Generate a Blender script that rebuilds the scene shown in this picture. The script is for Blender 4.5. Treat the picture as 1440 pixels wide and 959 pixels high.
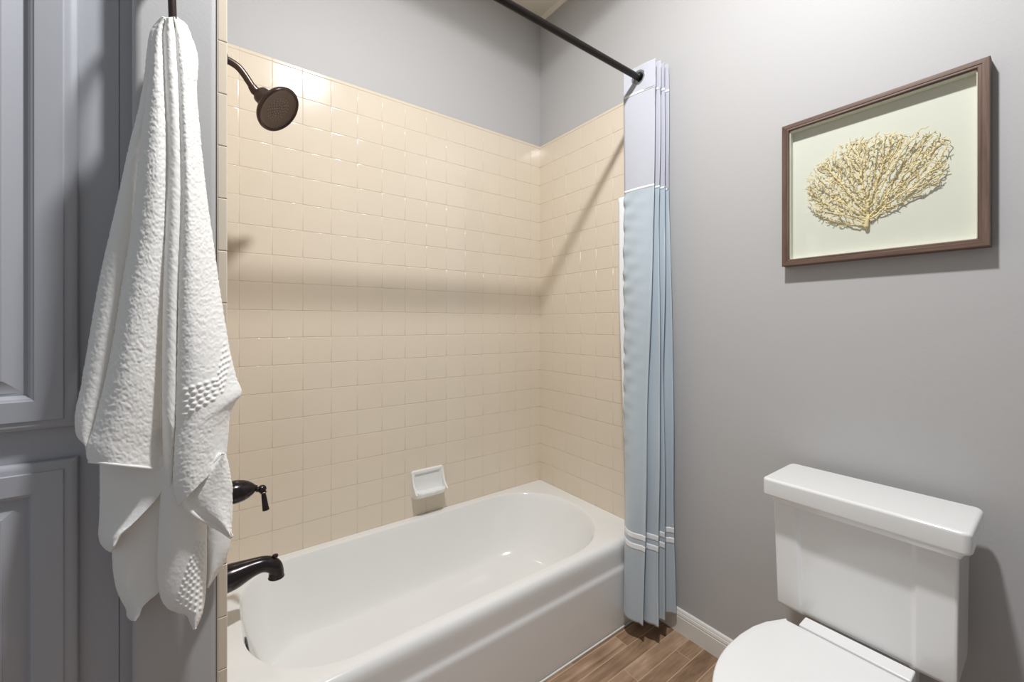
import bpy, bmesh, math, random
import numpy as np
from mathutils import Vector, Matrix

random.seed(7)
rng = np.random.default_rng(7)
scene = bpy.context.scene
for o in list(bpy.data.objects):
    bpy.data.objects.remove(o)
COL = scene.collection

# ------------------------------------------------------------------ camera
FL = 0.468                                   # height of the survey origin above the floor
CAM = np.array([-1.588, -1.880, 0.823 + FL])
YAW = 0.633
FPX = 577.0
CY = 454.93
cam_data = bpy.data.cameras.new('camera')
cam_data.sensor_width = 36.0
cam_data.lens = FPX / 1440.0 * 36.0
cam_data.shift_y = -(479.5 - CY) / 1440.0
cam_data.clip_start = 0.02
cam = bpy.data.objects.new('camera', cam_data)
cam.location = CAM
cam.rotation_euler = (math.pi / 2, 0, -YAW)
COL.objects.link(cam)
scene.camera = cam

# ------------------------------------------------------------------ light, world, exposure
world = bpy.data.worlds.new('world')
scene.world = world
world.use_nodes = True
bg = world.node_tree.nodes['Background']
bg.inputs['Color'].default_value = (0.86, 0.93, 1.0, 1)
bg.inputs['Strength'].default_value = 0.265

def disk_light(name, loc, power, diam, spread, color):
    d = bpy.data.lights.new(name, 'AREA')
    d.shape = 'DISK'
    d.size = diam
    d.energy = power
    d.spread = math.radians(spread)
    d.color = color
    o = bpy.data.objects.new(name, d)
    o.location = loc
    COL.objects.link(o)
    return o

def spot_light(name, loc, power, size_deg, blend, radius, color):
    d = bpy.data.lights.new(name, 'SPOT')
    d.energy = power; d.spot_size = math.radians(size_deg); d.spot_blend = blend
    d.shadow_soft_size = radius; d.color = color
    o = bpy.data.objects.new(name, d); o.location = loc
    COL.objects.link(o)
    return o
# one recessed ceiling can: its lens glows downwards, its bulb reaches out to the cut-off of the can
disk_light('recessed_downlight_lens', (-1.06, -1.40, 3.088), 36.0, 0.13, 178, (0.985, 0.99, 1.0))
spot_light('recessed_downlight_bulb', (-1.06, -1.40, 3.080), 42.0, 164, 0.06, 0.06, (0.985, 0.99, 1.0))

scene.view_settings.view_transform = 'Standard'
scene.view_settings.look = 'None'
scene.view_settings.exposure = 0.10
scene.view_settings.gamma = 1.0
scene.view_settings.use_curve_mapping = False
scene.cycles.max_bounces = 10
scene.cycles.diffuse_bounces = 6
scene.cycles.caustics_reflective = False
scene.cycles.caustics_refractive = False

# ------------------------------------------------------------------ survey helpers (pixel of the 1440x959 frame -> a point on a plane)
_s, _c = math.sin(YAW), math.cos(YAW)
_f = np.array([_s, _c, 0.0]); _r = np.array([_c, -_s, 0.0]); _u = np.array([0, 0, 1.0])
def ray(px, py):
    return _f + _r * (px - 720.0) / FPX - _u * (py - CY) / FPX
def at_x(px, py, x):
    d = ray(px, py); return CAM + d * (x - CAM[0]) / d[0]
def at_y(px, py, y):
    d = ray(px, py); return CAM + d * (y - CAM[1]) / d[1]
def at_z(px, py, z):
    d = ray(px, py); return CAM + d * (z - CAM[2]) / d[2]

# ------------------------------------------------------------------ object helpers
def tag(o, label=None, cat=None, group=None, kind=None):
    if label: o['label'] = label
    if cat: o['category'] = cat
    if group: o['group'] = group
    if kind: o['kind'] = kind
    return o
def thing(name, label, cat, loc=(0, 0, 0), group=None):
    o = bpy.data.objects.new(name, None)
    o.empty_display_size = 0.05
    o.location = loc
    COL.objects.link(o)
    return tag(o, label, cat, group)
def obj(name, geo, mats, parent=None, smooth=True, angle=40):
    """geo = (verts, faces[, material index per face]); verts in world space"""
    v, f = geo[0], geo[1]
    me = bpy.data.meshes.new(name)
    off = Vector(parent_origin(parent)) if parent else Vector((0, 0, 0))
    me.from_pydata([tuple(Vector(p) - off) for p in v], [], [tuple(int(i) for i in q) for q in f])
    if not isinstance(mats, (list, tuple)): mats = [mats]
    for m in mats: me.materials.append(m)
    if len(geo) > 2 and geo[2] is not None:
        me.polygons.foreach_set('material_index', list(geo[2]))
    bm = bmesh.new(); bm.from_mesh(me)
    bmesh.ops.recalc_face_normals(bm, faces=bm.faces)
    if smooth:
        lim = math.radians(angle)
        for fc in bm.faces: fc.smooth = True
        for e in bm.edges:
            if len(e.link_faces) == 2:
                e.smooth = e.calc_face_angle(0.0) < lim
    bm.to_mesh(me); bm.free()
    me.update()
    o = bpy.data.objects.new(name, me)
    COL.objects.link(o)
    if parent: o.parent = parent
    if smooth and len(v) < 40000:
        wn = o.modifiers.new('weighted_normal', 'WEIGHTED_NORMAL'); wn.keep_sharp = True; wn.weight = 80
    return o
def parent_origin(p):
    v = Vector((0, 0, 0))
    while p:
        v = v + p.location; p = p.parent
    return v
def merge(*geos):
    V, F, M = [], [], []
    for g in geos:
        n = len(V)
        V += [tuple(p) for p in g[0]]
        F += [tuple(i + n for i in q) for q in g[1]]
        M += list(g[2]) if len(g) > 2 and g[2] is not None else [0] * len(g[1])
    return V, F, M
def with_mat(g, k):
    return g[0], g[1], [k] * len(g[1])
def bm_geo(bm):
    bm.verts.index_update()
    g = [tuple(v.co) for v in bm.verts], [tuple(v.index for v in f.verts) for f in bm.faces]
    bm.free(); return g
def rbox(x0, x1, y0, y1, z0, z1, bev=0.003, seg=3):
    bm = bmesh.new()
    bmesh.ops.create_cube(bm, size=1.0)
    for v in bm.verts:
        v.co = Vector(((x0 + x1) / 2 + v.co.x * (x1 - x0), (y0 + y1) / 2 + v.co.y * (y1 - y0), (z0 + z1) / 2 + v.co.z * (z1 - z0)))
    if bev > 0:
        bmesh.ops.bevel(bm, geom=list(bm.edges), offset=bev, segments=seg, affect='EDGES', profile=0.5)
    return bm_geo(bm)
def loft(rings, closed=True, cap0=False, cap1=False):
    n = len(rings[0]); V = [tuple(p) for r in rings for p in r]; F = []
    m = n if closed else n - 1
    for i in range(len(rings) - 1):
        for j in range(m):
            a = i * n + j; b = i * n + (j + 1) % n
            F.append((a, b, b + n, a + n))
    if cap0: F.append(tuple(range(n))[::-1])
    if cap1: F.append(tuple(range((len(rings) - 1) * n, len(rings) * n)))
    return V, F
def basis(ax):
    ax = Vector(ax).normalized()
    t = Vector((0, 0, 1)) if abs(ax.z) < 0.9 else Vector((1, 0, 0))
    a = ax.cross(t).normalized(); b = ax.cross(a).normalized()
    return ax, a, b
def lathe(profile, origin, axis, n=40, cap0=True, cap1=True):
    """profile: list of (distance along axis, radius)"""
    ax, a, b = basis(axis); o = Vector(origin); rings = []
    for d, r in profile:
        r = max(r, 1e-5)
        rings.append([o + ax * d + (a * math.cos(t) + b * math.sin(t)) * r for t in [2 * math.pi * k / n for k in range(n)]])
    return loft(rings, True, cap0, cap1)
def catmull(pts, n):
    P = [np.array(p, float) for p in pts]
    P = [2 * P[0] - P[1]] + P + [2 * P[-1] - P[-2]]
    out = []
    for i in range(1, len(P) - 2):
        for k in range(n):
            t = k / n
            p0, p1, p2, p3 = P[i - 1], P[i], P[i + 1], P[i + 2]
            out.append(0.5 * ((2 * p1) + (-p0 + p2) * t + (2 * p0 - 5 * p1 + 4 * p2 - p3) * t * t + (-p0 + 3 * p1 - 3 * p2 + p3) * t ** 3))
    out.append(P[-2]); return out
def tube(path, radii, n=16, cap=True):
    pts = [Vector(p) for p in path]; rings = []
    nrm = None
    for i, p in enumerate(pts):
        t = (pts[min(i + 1, len(pts) - 1)] - pts[max(i - 1, 0)]).normalized()
        if nrm is None:
            _, nrm, _b = basis(t)
        nrm = (nrm - t * nrm.dot(t)).normalized()
        bn = t.cross(nrm)
        r = radii[i] if hasattr(radii, '__len__') else radii
        rings.append([p + (nrm * math.cos(a) + bn * math.sin(a)) * r for a in [2 * math.pi * k / n for k in range(n)]])
    return loft(rings, True, cap, cap)
def sphere(c, r, n=16, sc=(1, 1, 1)):
    bm = bmesh.new(); bmesh.ops.create_uvsphere(bm, u_segments=n, v_segments=n // 2 + 2, radius=1)
    for v in bm.verts: v.co = Vector((c[0] + v.co.x * r * sc[0], c[1] + v.co.y * r * sc[1], c[2] + v.co.z * r * sc[2]))
    return bm_geo(bm)
def rrect(x0, x1, y0, y1, radii, nc=12, ns=16):
    """rounded rectangle, counter-clockwise from the right side; radii = (x1y1, x0y1, x0y0, x1y0)"""
    P = []
    cs = [(x1, y1, 0), (x0, y1, 1), (x0, y0, 2), (x1, y0, 3)]
    arcs = []
    for k, (cx, cy, q) in enumerate(cs):
        r = radii[k]
        ox = cx - r if cx == x1 else cx + r
        oy = cy - r if cy == y1 else cy + r
        arcs.append([(ox + r * math.cos(a), oy + r * math.sin(a)) for a in [math.pi / 2 * (q + i / nc) for i in range(nc + 1)]])
    for k in range(4):
        P += arcs[k]
        a = arcs[k][-1]; b = arcs[(k + 1) % 4][0]
        P += [(a[0] + (b[0] - a[0]) * i / ns, a[1] + (b[1] - a[1]) * i / ns) for i in range(1, ns)]
    return P

# ------------------------------------------------------------------ materials
def lin(c):
    return tuple(((x / 255) / 12.92 if x / 255 <= 0.04045 else ((x / 255 + 0.055) / 1.055) ** 2.4) for x in c) + (1,)
def mat(name, rgb, rough=0.5, metal=0.0, spec=0.5, bump=None, vary=None, coat=0.0, sheen=0.0, transl=0.0):
    m = bpy.data.materials.new(name); m.use_nodes = True
    nt = m.node_tree; b = nt.nodes['Principled BSDF']
    b.inputs['Base Color'].default_value = lin(rgb)
    b.inputs['Roughness'].default_value = rough
    b.inputs['Metallic'].default_value = metal
    b.inputs['Specular IOR Level'].default_value = spec
    b.inputs['Coat Weight'].default_value = coat
    b.inputs['Coat Roughness'].default_value = 0.08
    b.inputs['Sheen Weight'].default_value = sheen
    tc = nt.nodes.new('ShaderNodeTexCoord')
    if vary:
        n = nt.nodes.new('ShaderNodeTexNoise'); n.inputs['Scale'].default_value = vary[0]; n.inputs['Detail'].default_value = 4
        nt.links.new(tc.outputs['Object'], n.inputs['Vector'])
        r = nt.nodes.new('ShaderNodeValToRGB')
        r.color_ramp.elements[0].position = 0.3; r.color_ramp.elements[1].position = 0.7
        r.color_ramp.elements[0].color = lin(tuple(max(0, c - vary[1]) for c in rgb))
        r.color_ramp.elements[1].color = lin(tuple(min(255, c + vary[1]) for c in rgb))
        nt.links.new(n.outputs['Fac'], r.inputs['Fac']); nt.links.new(r.outputs['Color'], b.inputs['Base Color'])
    if bump:
        n = nt.nodes.new('ShaderNodeTexNoise'); n.inputs['Scale'].default_value = bump[0]; n.inputs['Detail'].default_value = 3
        nt.links.new(tc.outputs['Object'], n.inputs['Vector'])
        bp = nt.nodes.new('ShaderNodeBump'); bp.inputs['Strength'].default_value = bump[1]; bp.inputs['Distance'].default_value = bump[2]
        nt.links.new(n.outputs['Fac'], bp.inputs['Height']); nt.links.new(bp.outputs['Normal'], b.inputs['Normal'])
    return m
M = {}
M['paint'] = mat('grey_wall_paint', (184, 183, 183), 0.55, spec=0.3, bump=(160, 0.12, 0.002))
M['ceil'] = mat('ceiling_paint', (238, 231, 215), 0.7, spec=0.2)
M['tile'] = mat('cream_glazed_tile', (220, 208, 190), 0.13, spec=0.5, vary=(1.6, 3))
M['grout'] = mat('cream_grout', (208, 197, 178), 0.8)
M['porcelain'] = mat('white_porcelain', (232, 232, 231), 0.10, spec=0.5, coat=0.3)
M['enamel'] = mat('white_tub_enamel', (232, 232, 231), 0.12, spec=0.5, coat=0.3)
M['seat'] = mat('white_seat_plastic', (236, 236, 236), 0.22)
M['bronze'] = mat('oil_rubbed_bronze', (78, 66, 62), 0.32, metal=0.75, bump=(60, 0.05, 0.001))
M['bronze_dark'] = mat('dark_bronze', (58, 53, 54), 0.20, metal=0.8)
M['bronze_face'] = mat('bronze_spray_face', (112, 98, 92), 0.45, metal=0.7)
M['nozzle'] = mat('nozzle_rubber', (176, 166, 158), 0.6)
M['rod'] = mat('black_rod_metal', (40, 36, 34), 0.38, metal=0.6)
M['copper'] = mat('copper_ring', (118, 84, 76), 0.4, metal=0.8)
M['white_trim'] = mat('white_trim_paint', (228, 226, 220), 0.4)
M['cab'] = mat('grey_blue_cabinet_paint', (176, 178, 185), 0.42, bump=(90, 0.06, 0.002))
M['towel'] = mat('white_terry', (242, 241, 238), 0.95, spec=0.05, sheen=0.25, bump=(600, 0.35, 0.0006))
M['cloth_white'] = mat('white_curtain_cloth', (188, 190, 199), 0.75, spec=0.2, bump=(1400, 0.1, 0.0005))
M['cloth_blue'] = mat('blue_curtain_satin', (182, 194, 203), 0.40, spec=0.45, sheen=0.2, bump=(1400, 0.1, 0.0004))
M['ribbon'] = mat('white_satin_ribbon', (236, 240, 244), 0.3, spec=0.6, bump=(300, 0.25, 0.001))
M['grommet'] = mat('grommet_ring', (150, 155, 160), 0.22, metal=0.6)
M['chrome'] = mat('grommet_chrome', (190, 195, 198), 0.15, metal=1.0)
M['linen'] = mat('cream_linen', (224, 224, 212), 0.9, spec=0.1, bump=(700, 0.15, 0.0008), vary=(4, 2))
M['coral'] = mat('dried_sea_fan', (230, 212, 164), 0.75, spec=0.2, vary=(45, 12))

def wood_mat(name, c0, c1, c2, scale):
    m = bpy.data.materials.new(name); m.use_nodes = True
    nt = m.node_tree; b = nt.nodes['Principled BSDF']; b.inputs['Roughness'].default_value = 0.5
    b.inputs['Specular IOR Level'].default_value = 0.35
    tc = nt.nodes.new('ShaderNodeTexCoord'); mp = nt.nodes.new('ShaderNodeMapping')
    mp.inputs['Scale'].default_value = scale
    n = nt.nodes.new('ShaderNodeTexNoise'); n.inputs['Scale'].default_value = 1.0; n.inputs['Detail'].default_value = 7; n.inputs['Roughness'].default_value = 0.65
    r = nt.nodes.new('ShaderNodeValToRGB')
    r.color_ramp.elements[0].position = 0.30; r.color_ramp.elements[0].color = lin(c0)
    r.color_ramp.elements[1].position = 0.72; r.color_ramp.elements[1].color = lin(c2)
    e = r.color_ramp.elements.new(0.5); e.color = lin(c1)
    nt.links.new(tc.outputs['Object'], mp.inputs['Vector']); nt.links.new(mp.outputs['Vector'], n.inputs['Vector'])
    nt.links.new(n.outputs['Fac'], r.inputs['Fac']); nt.links.new(r.outputs['Color'], b.inputs['Base Color'])
    bp = nt.nodes.new('ShaderNodeBump'); bp.inputs['Strength'].default_value = 0.25; bp.inputs['Distance'].default_value = 0.001
    nt.links.new(n.outputs['Fac'], bp.inputs['Height']); nt.links.new(bp.outputs['Normal'], b.inputs['Normal'])
    return m
M['frame_v'] = wood_mat('walnut_upright', (76, 58, 48), (102, 81, 70), (126, 104, 92), (60, 60, 3))
M['frame_h'] = wood_mat('walnut_rail', (76, 58, 48), (102, 81, 70), (126, 104, 92), (60, 3, 60))

def floor_mat():
    m = bpy.data.materials.new('wood_look_plank_floor'); m.use_nodes = True
    nt = m.node_tree; L = nt.links.new; b = nt.nodes['Principled BSDF']
    b.inputs['Roughness'].default_value = 0.45; b.inputs['Specular IOR Level'].default_value = 0.35
    tc = nt.nodes.new('ShaderNodeTexCoord'); sep = nt.nodes.new('ShaderNodeSeparateXYZ'); L(tc.outputs['Object'], sep.inputs[0])
    def math_(op, a, c=None):
        n = nt.nodes.new('ShaderNodeMath'); n.operation = op
        for i, v in enumerate((a, c)):
            if v is None: continue
            if hasattr(v, 'is_linked'): L(v, n.inputs[i])
            else: n.inputs[i].default_value = v
        return n.outputs[0]
    W, LEN = 0.063, 0.58
    ry = math_('DIVIDE', math_('ADD', sep.outputs['Y'], 0.955 + 20 * W), W)
    row = math_('FLOOR', ry); fy = math_('FRACT', ry)
    sh = math_('FRACT', math_('MULTIPLY', row, 0.413))
    rx = math_('ADD', math_('DIVIDE', math_('ADD', sep.outputs['X'], 10.054), LEN), sh)
    colx = math_('FLOOR', rx); fx = math_('FRACT', rx)
    cmb = nt.nodes.new('ShaderNodeCombineXYZ'); L(row, cmb.inputs[0]); L(colx, cmb.inputs[1])
    wn = nt.nodes.new('ShaderNodeTexWhiteNoise'); wn.noise_dimensions = '3D'; L(cmb.outputs[0], wn.inputs['Vector'])
    # grain stretched along X, shifted per plank
    vm = nt.nodes.new('ShaderNodeVectorMath'); vm.operation = 'MULTIPLY_ADD'
    L(wn.outputs['Color'], vm.inputs[0]); vm.inputs[1].default_value = (9, 9, 9); L(tc.outputs['Object'], vm.inputs[2])
    mp = nt.nodes.new('ShaderNodeMapping'); mp.inputs['Scale'].default_value = (3.0, 34, 1); L(vm.outputs[0], mp.inputs['Vector'])
    n = nt.nodes.new('ShaderNodeTexNoise'); n.inputs['Scale'].default_value = 1.0; n.inputs['Detail'].default_value = 9; n.inputs['Roughness'].default_value = 0.68; n.inputs['Distortion'].default_value = 0.6
    L(mp.outputs[0], n.inputs['Vector'])
    mp2 = nt.nodes.new('ShaderNodeMapping'); mp2.inputs['Scale'].default_value = (7, 16, 1); L(vm.outputs[0], mp2.inputs['Vector'])
    n2 = nt.nodes.new('ShaderNodeTexNoise'); n2.inputs['Scale'].default_value = 1.0; n2.inputs['Detail'].default_value = 5; L(mp2.outputs[0], n2.inputs['Vector'])
    f = math_('ADD', math_('MULTIPLY', n.outputs['Fac'], 0.62), math_('MULTIPLY', n2.outputs['Fac'], 0.38))
    f = math_('ADD', f, math_('MULTIPLY', math_('SUBTRACT', wn.outputs['Value'], 0.5), 0.17))
    r = nt.nodes.new('ShaderNodeValToRGB'); L(f, r.inputs['Fac'])
    r.color_ramp.elements[0].position = 0.28; r.color_ramp.elements[0].color = lin((102, 79, 60))
    r.color_ramp.elements[1].position = 0.72; r.color_ramp.elements[1].color = lin((204, 180, 156))
    e = r.color_ramp.elements.new(0.44); e.color = lin((146, 118, 94))
    e = r.color_ramp.elements.new(0.56); e.color = lin((172, 143, 118))
    ey = math_('LESS_THAN', math_('ABSOLUTE', math_('SUBTRACT', fy, 0.5)), 0.5 - 0.0016 / W)
    ex = math_('LESS_THAN', math_('ABSOLUTE', math_('SUBTRACT', fx, 0.5)), 0.5 - 0.0012 / LEN)
    inside = math_('MULTIPLY', ey, ex)
    mx = nt.nodes.new('ShaderNodeMix'); mx.data_type = 'RGBA'; L(inside, mx.inputs[0])
    mx.inputs[6].default_value = lin((190, 165, 140)); L(r.outputs['Color'], mx.inputs[7])
    L(mx.outputs[2], b.inputs['Base Color'])
    bp = nt.nodes.new('ShaderNodeBump'); bp.inputs['Strength'].default_value = 0.3; bp.inputs['Distance'].default_value = 0.002
    L(math_('ADD', math_('MULTIPLY', f, 0.4), inside), bp.inputs['Height']); L(bp.outputs['Normal'], b.inputs['Normal'])
    return m
M['floor'] = floor_mat()

def glass_mat():
    m = bpy.data.materials.new('picture_glass'); m.use_nodes = True
    nt = m.node_tree; nt.nodes.clear(); L = nt.links.new
    out = nt.nodes.new('ShaderNodeOutputMaterial'); mix = nt.nodes.new('ShaderNodeMixShader')
    t = nt.nodes.new('ShaderNodeBsdfTransparent'); g = nt.nodes.new('ShaderNodeBsdfGlossy'); g.inputs['Roughness'].default_value = 0.02
    t.inputs['Color'].default_value = (0.985, 0.99, 0.985, 1)
    lw = nt.nodes.new('ShaderNodeLayerWeight'); lw.inputs['Blend'].default_value = 0.5
    p5 = nt.nodes.new('ShaderNodeMath'); p5.operation = 'POWER'; p5.inputs[1].default_value = 5.0; L(lw.outputs['Facing'], p5.inputs[0])
    fr = nt.nodes.new('ShaderNodeMath'); fr.operation = 'MULTIPLY_ADD'; fr.inputs[1].default_value = 0.9; fr.inputs[2].default_value = 0.018; L(p5.outputs[0], fr.inputs[0])
    L(fr.outputs[0], mix.inputs[0]); L(t.outputs[0], mix.inputs[1]); L(g.outputs[0], mix.inputs[2]); L(mix.outputs[0], out.inputs[0])
    return m
M['glass'] = glass_mat()

# ================================================================== SETTING
CEIL = 3.10
XL = -1.56            # tiled face of the plumbing wall
def struct(name, geo, m, parent=None, smooth=True):
    o = obj(name, geo, m, parent, smooth)
    if not parent: o['kind'] = 'structure'
    return o
struct('floor', rbox(-2.6, 0.0, -3.4, 0.0, -0.10, 0.0, 0), M['floor'])
struct('ceiling', rbox(-2.6, 0.0, -3.4, 0.0, CEIL, CEIL + 0.1, 0), M['ceil'])
wall_back = struct('wall_back', rbox(-2.6, 0.12, 0.0, 0.12, -0.1, CEIL + 0.1, 0), M['paint'])
wall_right = struct('wall_right', rbox(0.0, 0.12, -3.4, 0.0, -0.1, CEIL + 0.1, 0), M['paint'])
# plumbing wall: free end rounded, faces the room
def wall_end():
    x0, x1, y0, y1 = -1.7135, XL - 0.012, -0.80, 0.0
    plan = []
    r = 0.017
    plan.append((x0, y1))
    for a in range(0, 9): 
        t = math.pi + math.pi / 2 * a / 8; plan.append((x0 + r + r * math.cos(t), y0 + r + r * math.sin(t)))
    for a in range(0, 9):
        t = 1.5 * math.pi + math.pi / 2 * a / 8; plan.append((x1 - r + r * math.cos(t), y0 + r + r * math.sin(t)))
    plan.append((x1, y1))
    return loft([[(x, y, 0.0) for x, y in plan], [(x, y, CEIL) for x, y in plan]], True, True, True)
wall_left = struct('wall_left', wall_end(), M['paint'])

P = 0.1095
def tile_panel(origin, du, normal, cuts_u, cuts_z, depth=0.006):
    """one glazed tile per cell; du = horizontal direction, cells between consecutive cuts"""
    V, F, MI = [], [], []
    o = np.array(origin); du = np.array(du); n = np.array(normal); dz = np.array([0, 0, 1.0])
    def P3(u, z, d): return tuple(o + du * u + dz * z + n * d)
    u0, u1, z0, z1 = cuts_u[0], cuts_u[-1], cuts_z[0], cuts_z[-1]
    b = len(V); V += [P3(u0, z0, depth - 0.0013), P3(u1, z0, depth - 0.0013), P3(u1, z1, depth - 0.0013), P3(u0, z1, depth - 0.0013)]
    F.append((b, b + 1, b + 2, b + 3)); MI.append(1)
    for a, c in zip(cuts_u[:-1], cuts_u[1:]):
        for e, g in zip(cuts_z[:-1], cuts_z[1:]):
            q = 0.0008
            rings = []
            tu, tz = rng.normal(0, 0.0011, 2)
            cu, cz = (a + c) / 2, (e + g) / 2
            ins = [(0, -0.0016), (0.0004, -0.0007), (0.0012, -0.0002), (0.0026, 0.0)]
            for ii, dd in ins:
                s = q + ii
                R = []
                for uu, zz in ((a + s, e + s), (c - s, e + s), (c - s, g - s), (a + s, g - s)):
                    R.append(P3(uu, zz, depth + dd + (uu - cu) * tu + (zz - cz) * tz))
                rings.append(R)
            b = len(V)
            for R in rings: V += R
            for k in range(len(rings) - 1):
                for j in range(4):
                    F.append((b + 4 * k + j, b + 4 * k + (j + 1) % 4, b + 4 * k + 4 + (j + 1) % 4, b + 4 * k + 4 + j)); MI.append(0)
            k = len(rings) - 1
            F.append(tuple(b + 4 * k + j for j in range(4))); MI.append(0)
    return V, F, MI
cz = [0.355] + [FL + P * j for j in range(0, 17)] + [2.331, 2.3455]
cu_back = [0.0] + [0.0785 + P * i for i in range(0, 14)] + [1.56]
cu_right = [0.0] + [0.010 + P * i for i in range(1, 8)] + [0.80]
obj('tile_panel', tile_panel((0, 0, 0), (-1, 0, 0), (0, -1, 0), cu_back, cz), [M['tile'], M['grout']], wall_back, True, 60)
obj('tile_panel', tile_panel((0, 0, 0), (0, -1, 0), (-1, 0, 0), cu_right, cz), [M['tile'], M['grout']], wall_right, True, 60)
obj('tile_panel', tile_panel((XL - 0.006, 0, 0), (0, -1, 0), (1, 0, 0), cu_right, [c for c in cz], 0.006), [M['tile'], M['grout']], wall_left, True, 60)
# bullnose edge tiles on the end of the plumbing wall, facing the room
def edge_tiles():
    geos = []
    z = 0.0; seams = [0.0, 0.06]
    zt = float(at_y(312, 131.7, -0.80)[2])
    k0 = zt - 30 * 0.1125
    seams = [k0 + 0.1125 * k for k in range(0, 60)]
    for a, c in zip(seams[:-1], seams[1:]):
        if c < 0.02 or a > CEIL - 0.15: continue
        a = max(a, 0.0)
        geos.append(rbox(-1.5765, XL + 0.0005, -0.801, -0.775, a + 0.0004, c - 0.0004, 0.0022, 3))
    return merge(*geos)
tr = struct('trim_1', merge(with_mat(edge_tiles(), 0), with_mat(rbox(-1.5775, XL - 0.002, -0.7998, -0.774, 0.0, CEIL - 0.001, 0), 1)), [M['tile'], M['grout']])

def baseboard(y0, y1):
    prof = [(0.0, 0.0), (0.013, 0.0), (0.013, 0.066), (0.0115, 0.068), (0.0115, 0.071), (0.0125, 0.073), (0.0105, 0.082), (0.0085, 0.084), (0.0085, 0.087), (0.006, 0.093), (0.0, 0.097)]
    return loft([[(-d, y, z) for d, z in prof] for y in (y0, y1)], True, True, True)
struct('baseboard_right', baseboard(-3.4, -0.802), M['white_trim'], None, False)
# small paint bead where the ceiling meets the walls
def cornice():
    a = loft([[(0.0, y, CEIL - 0.022), (-0.006, y, CEIL - 0.022), (-0.016, y, CEIL - 0.010), (-0.020, y, CEIL), (0.0, y, CEIL)] for y in (-3.4, 0.0)], True, True, True)
    return a
struct('trim_2', cornice(), M['ceil'])

# ================================================================== BATHTUB
def tub_geo():
    X0, X1, Y0, Y1, ZT = XL + 0.0015, -0.0075, -0.753, -0.0075, 0.362
    nc, ns = 14, 18
    def outer(off, z):
        r = 0.012
        return [(x, y, z) for x, y in rrect(X0 - off, X1 + off, Y0 - off, Y1 + off, (r + off,) * 4 if off > -0.01 else (0.004,) * 4, nc, ns)]
    def inner(l, rr, b, f, rad, z):
        return [(x, y, z) for x, y in rrect(X0 + l, X1 - rr, Y0 + f, Y1 - b, rad, nc, ns)]
    def lerp(A, B, t): return [tuple(a[i] + (b[i] - a[i]) * t for i in range(3)) for a, b in zip(A, B)]
    rings = []
    for off, z in [(-0.004, 0.002), (-0.004, 0.012), (0, 0.02), (0, 0.235), (-0.0005, 0.244), (-0.002, 0.251), (-0.0052, 0.257), (-0.0075, 0.2635), (-0.0082, 0.272), (-0.0076, 0.300), (-0.0070, 0.322), (-0.0082, 0.336), (-0.0112, 0.346), (-0.0165, 0.3545), (-0.0235, 0.3596), (-0.033, 0.3618)]:
        # only the apron side carries the moulded profile
        R = outer(-0.0, z); Q = []
        for x, y, zz in R:
            if y < Y0 + 0.05: y = y - off
            Q.append((x, y, zz))
        rings.append(Q)
    op = inner(0.040, 0.066, 0.036, 0.053, (0.28, 0.20, 0.27, 0.33), ZT)
    op2 = inner(0.046, 0.072, 0.042, 0.059, (0.28, 0.20, 0.27, 0.33), ZT - 0.0012)
    fl = inner(0.120, 0.300, 0.125, 0.125, (0.24, 0.17, 0.20, 0.25), 0.075)
    rings.append(lerp(rings[-1], op, 0.5)); rings[-1] = [(x, y, ZT) for x, y, z in rings[-1]]
    rings.append(op); rings.append(op2)
    # basin wall: round-over, slope, fillet, floor
    prof = [(0.020, 0.012), (0.045, 0.035), (0.085, 0.090), (0.15, 0.20), (0.26, 0.38), (0.38, 0.56), (0.50, 0.72), (0.62, 0.845), (0.74, 0.925), (0.87, 0.977), (1.0, 1.0)]
    for t, d in prof:
        R = lerp(op2, fl, t)
        rings.append([(x, y, (ZT - 0.0012) + (0.075 - ZT + 0.0012) * d) for x, y, z in R])
    cx, cy = (-0.85, -0.38)
    for t in (0.4, 0.75, 0.97):
        rings.append([(x + (cx - x) * t, y + (cy - y) * t, 0.075 - 0.008 * t) for x, y, z in fl])
    g = loft(rings, True, True, True)
    return g
tub = thing('bathtub', 'white enamelled alcove bathtub with moulded apron between cream tiled walls', 'bathtub', (-0.78, -0.38, 0))
obj('tub_body', tub_geo(), M['enamel'], tub, True, 50)
obj('caulk_bead', rbox(XL + 0.004, -0.016, -0.757, -0.750, 0.0, 0.006, 0.0018, 2), M['white_trim'], tub)
ovp = lathe([(0, 0.030), (0.005, 0.030), (0.008, 0.026), (0.009, 0.0)], (-1.5015, -0.365, 0.285), (1, 0, 0.18), 32)
ov = obj('overflow_plate', ovp, M['bronze_dark'], tub); ov['label'] = 'dark round overflow plate'

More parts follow.
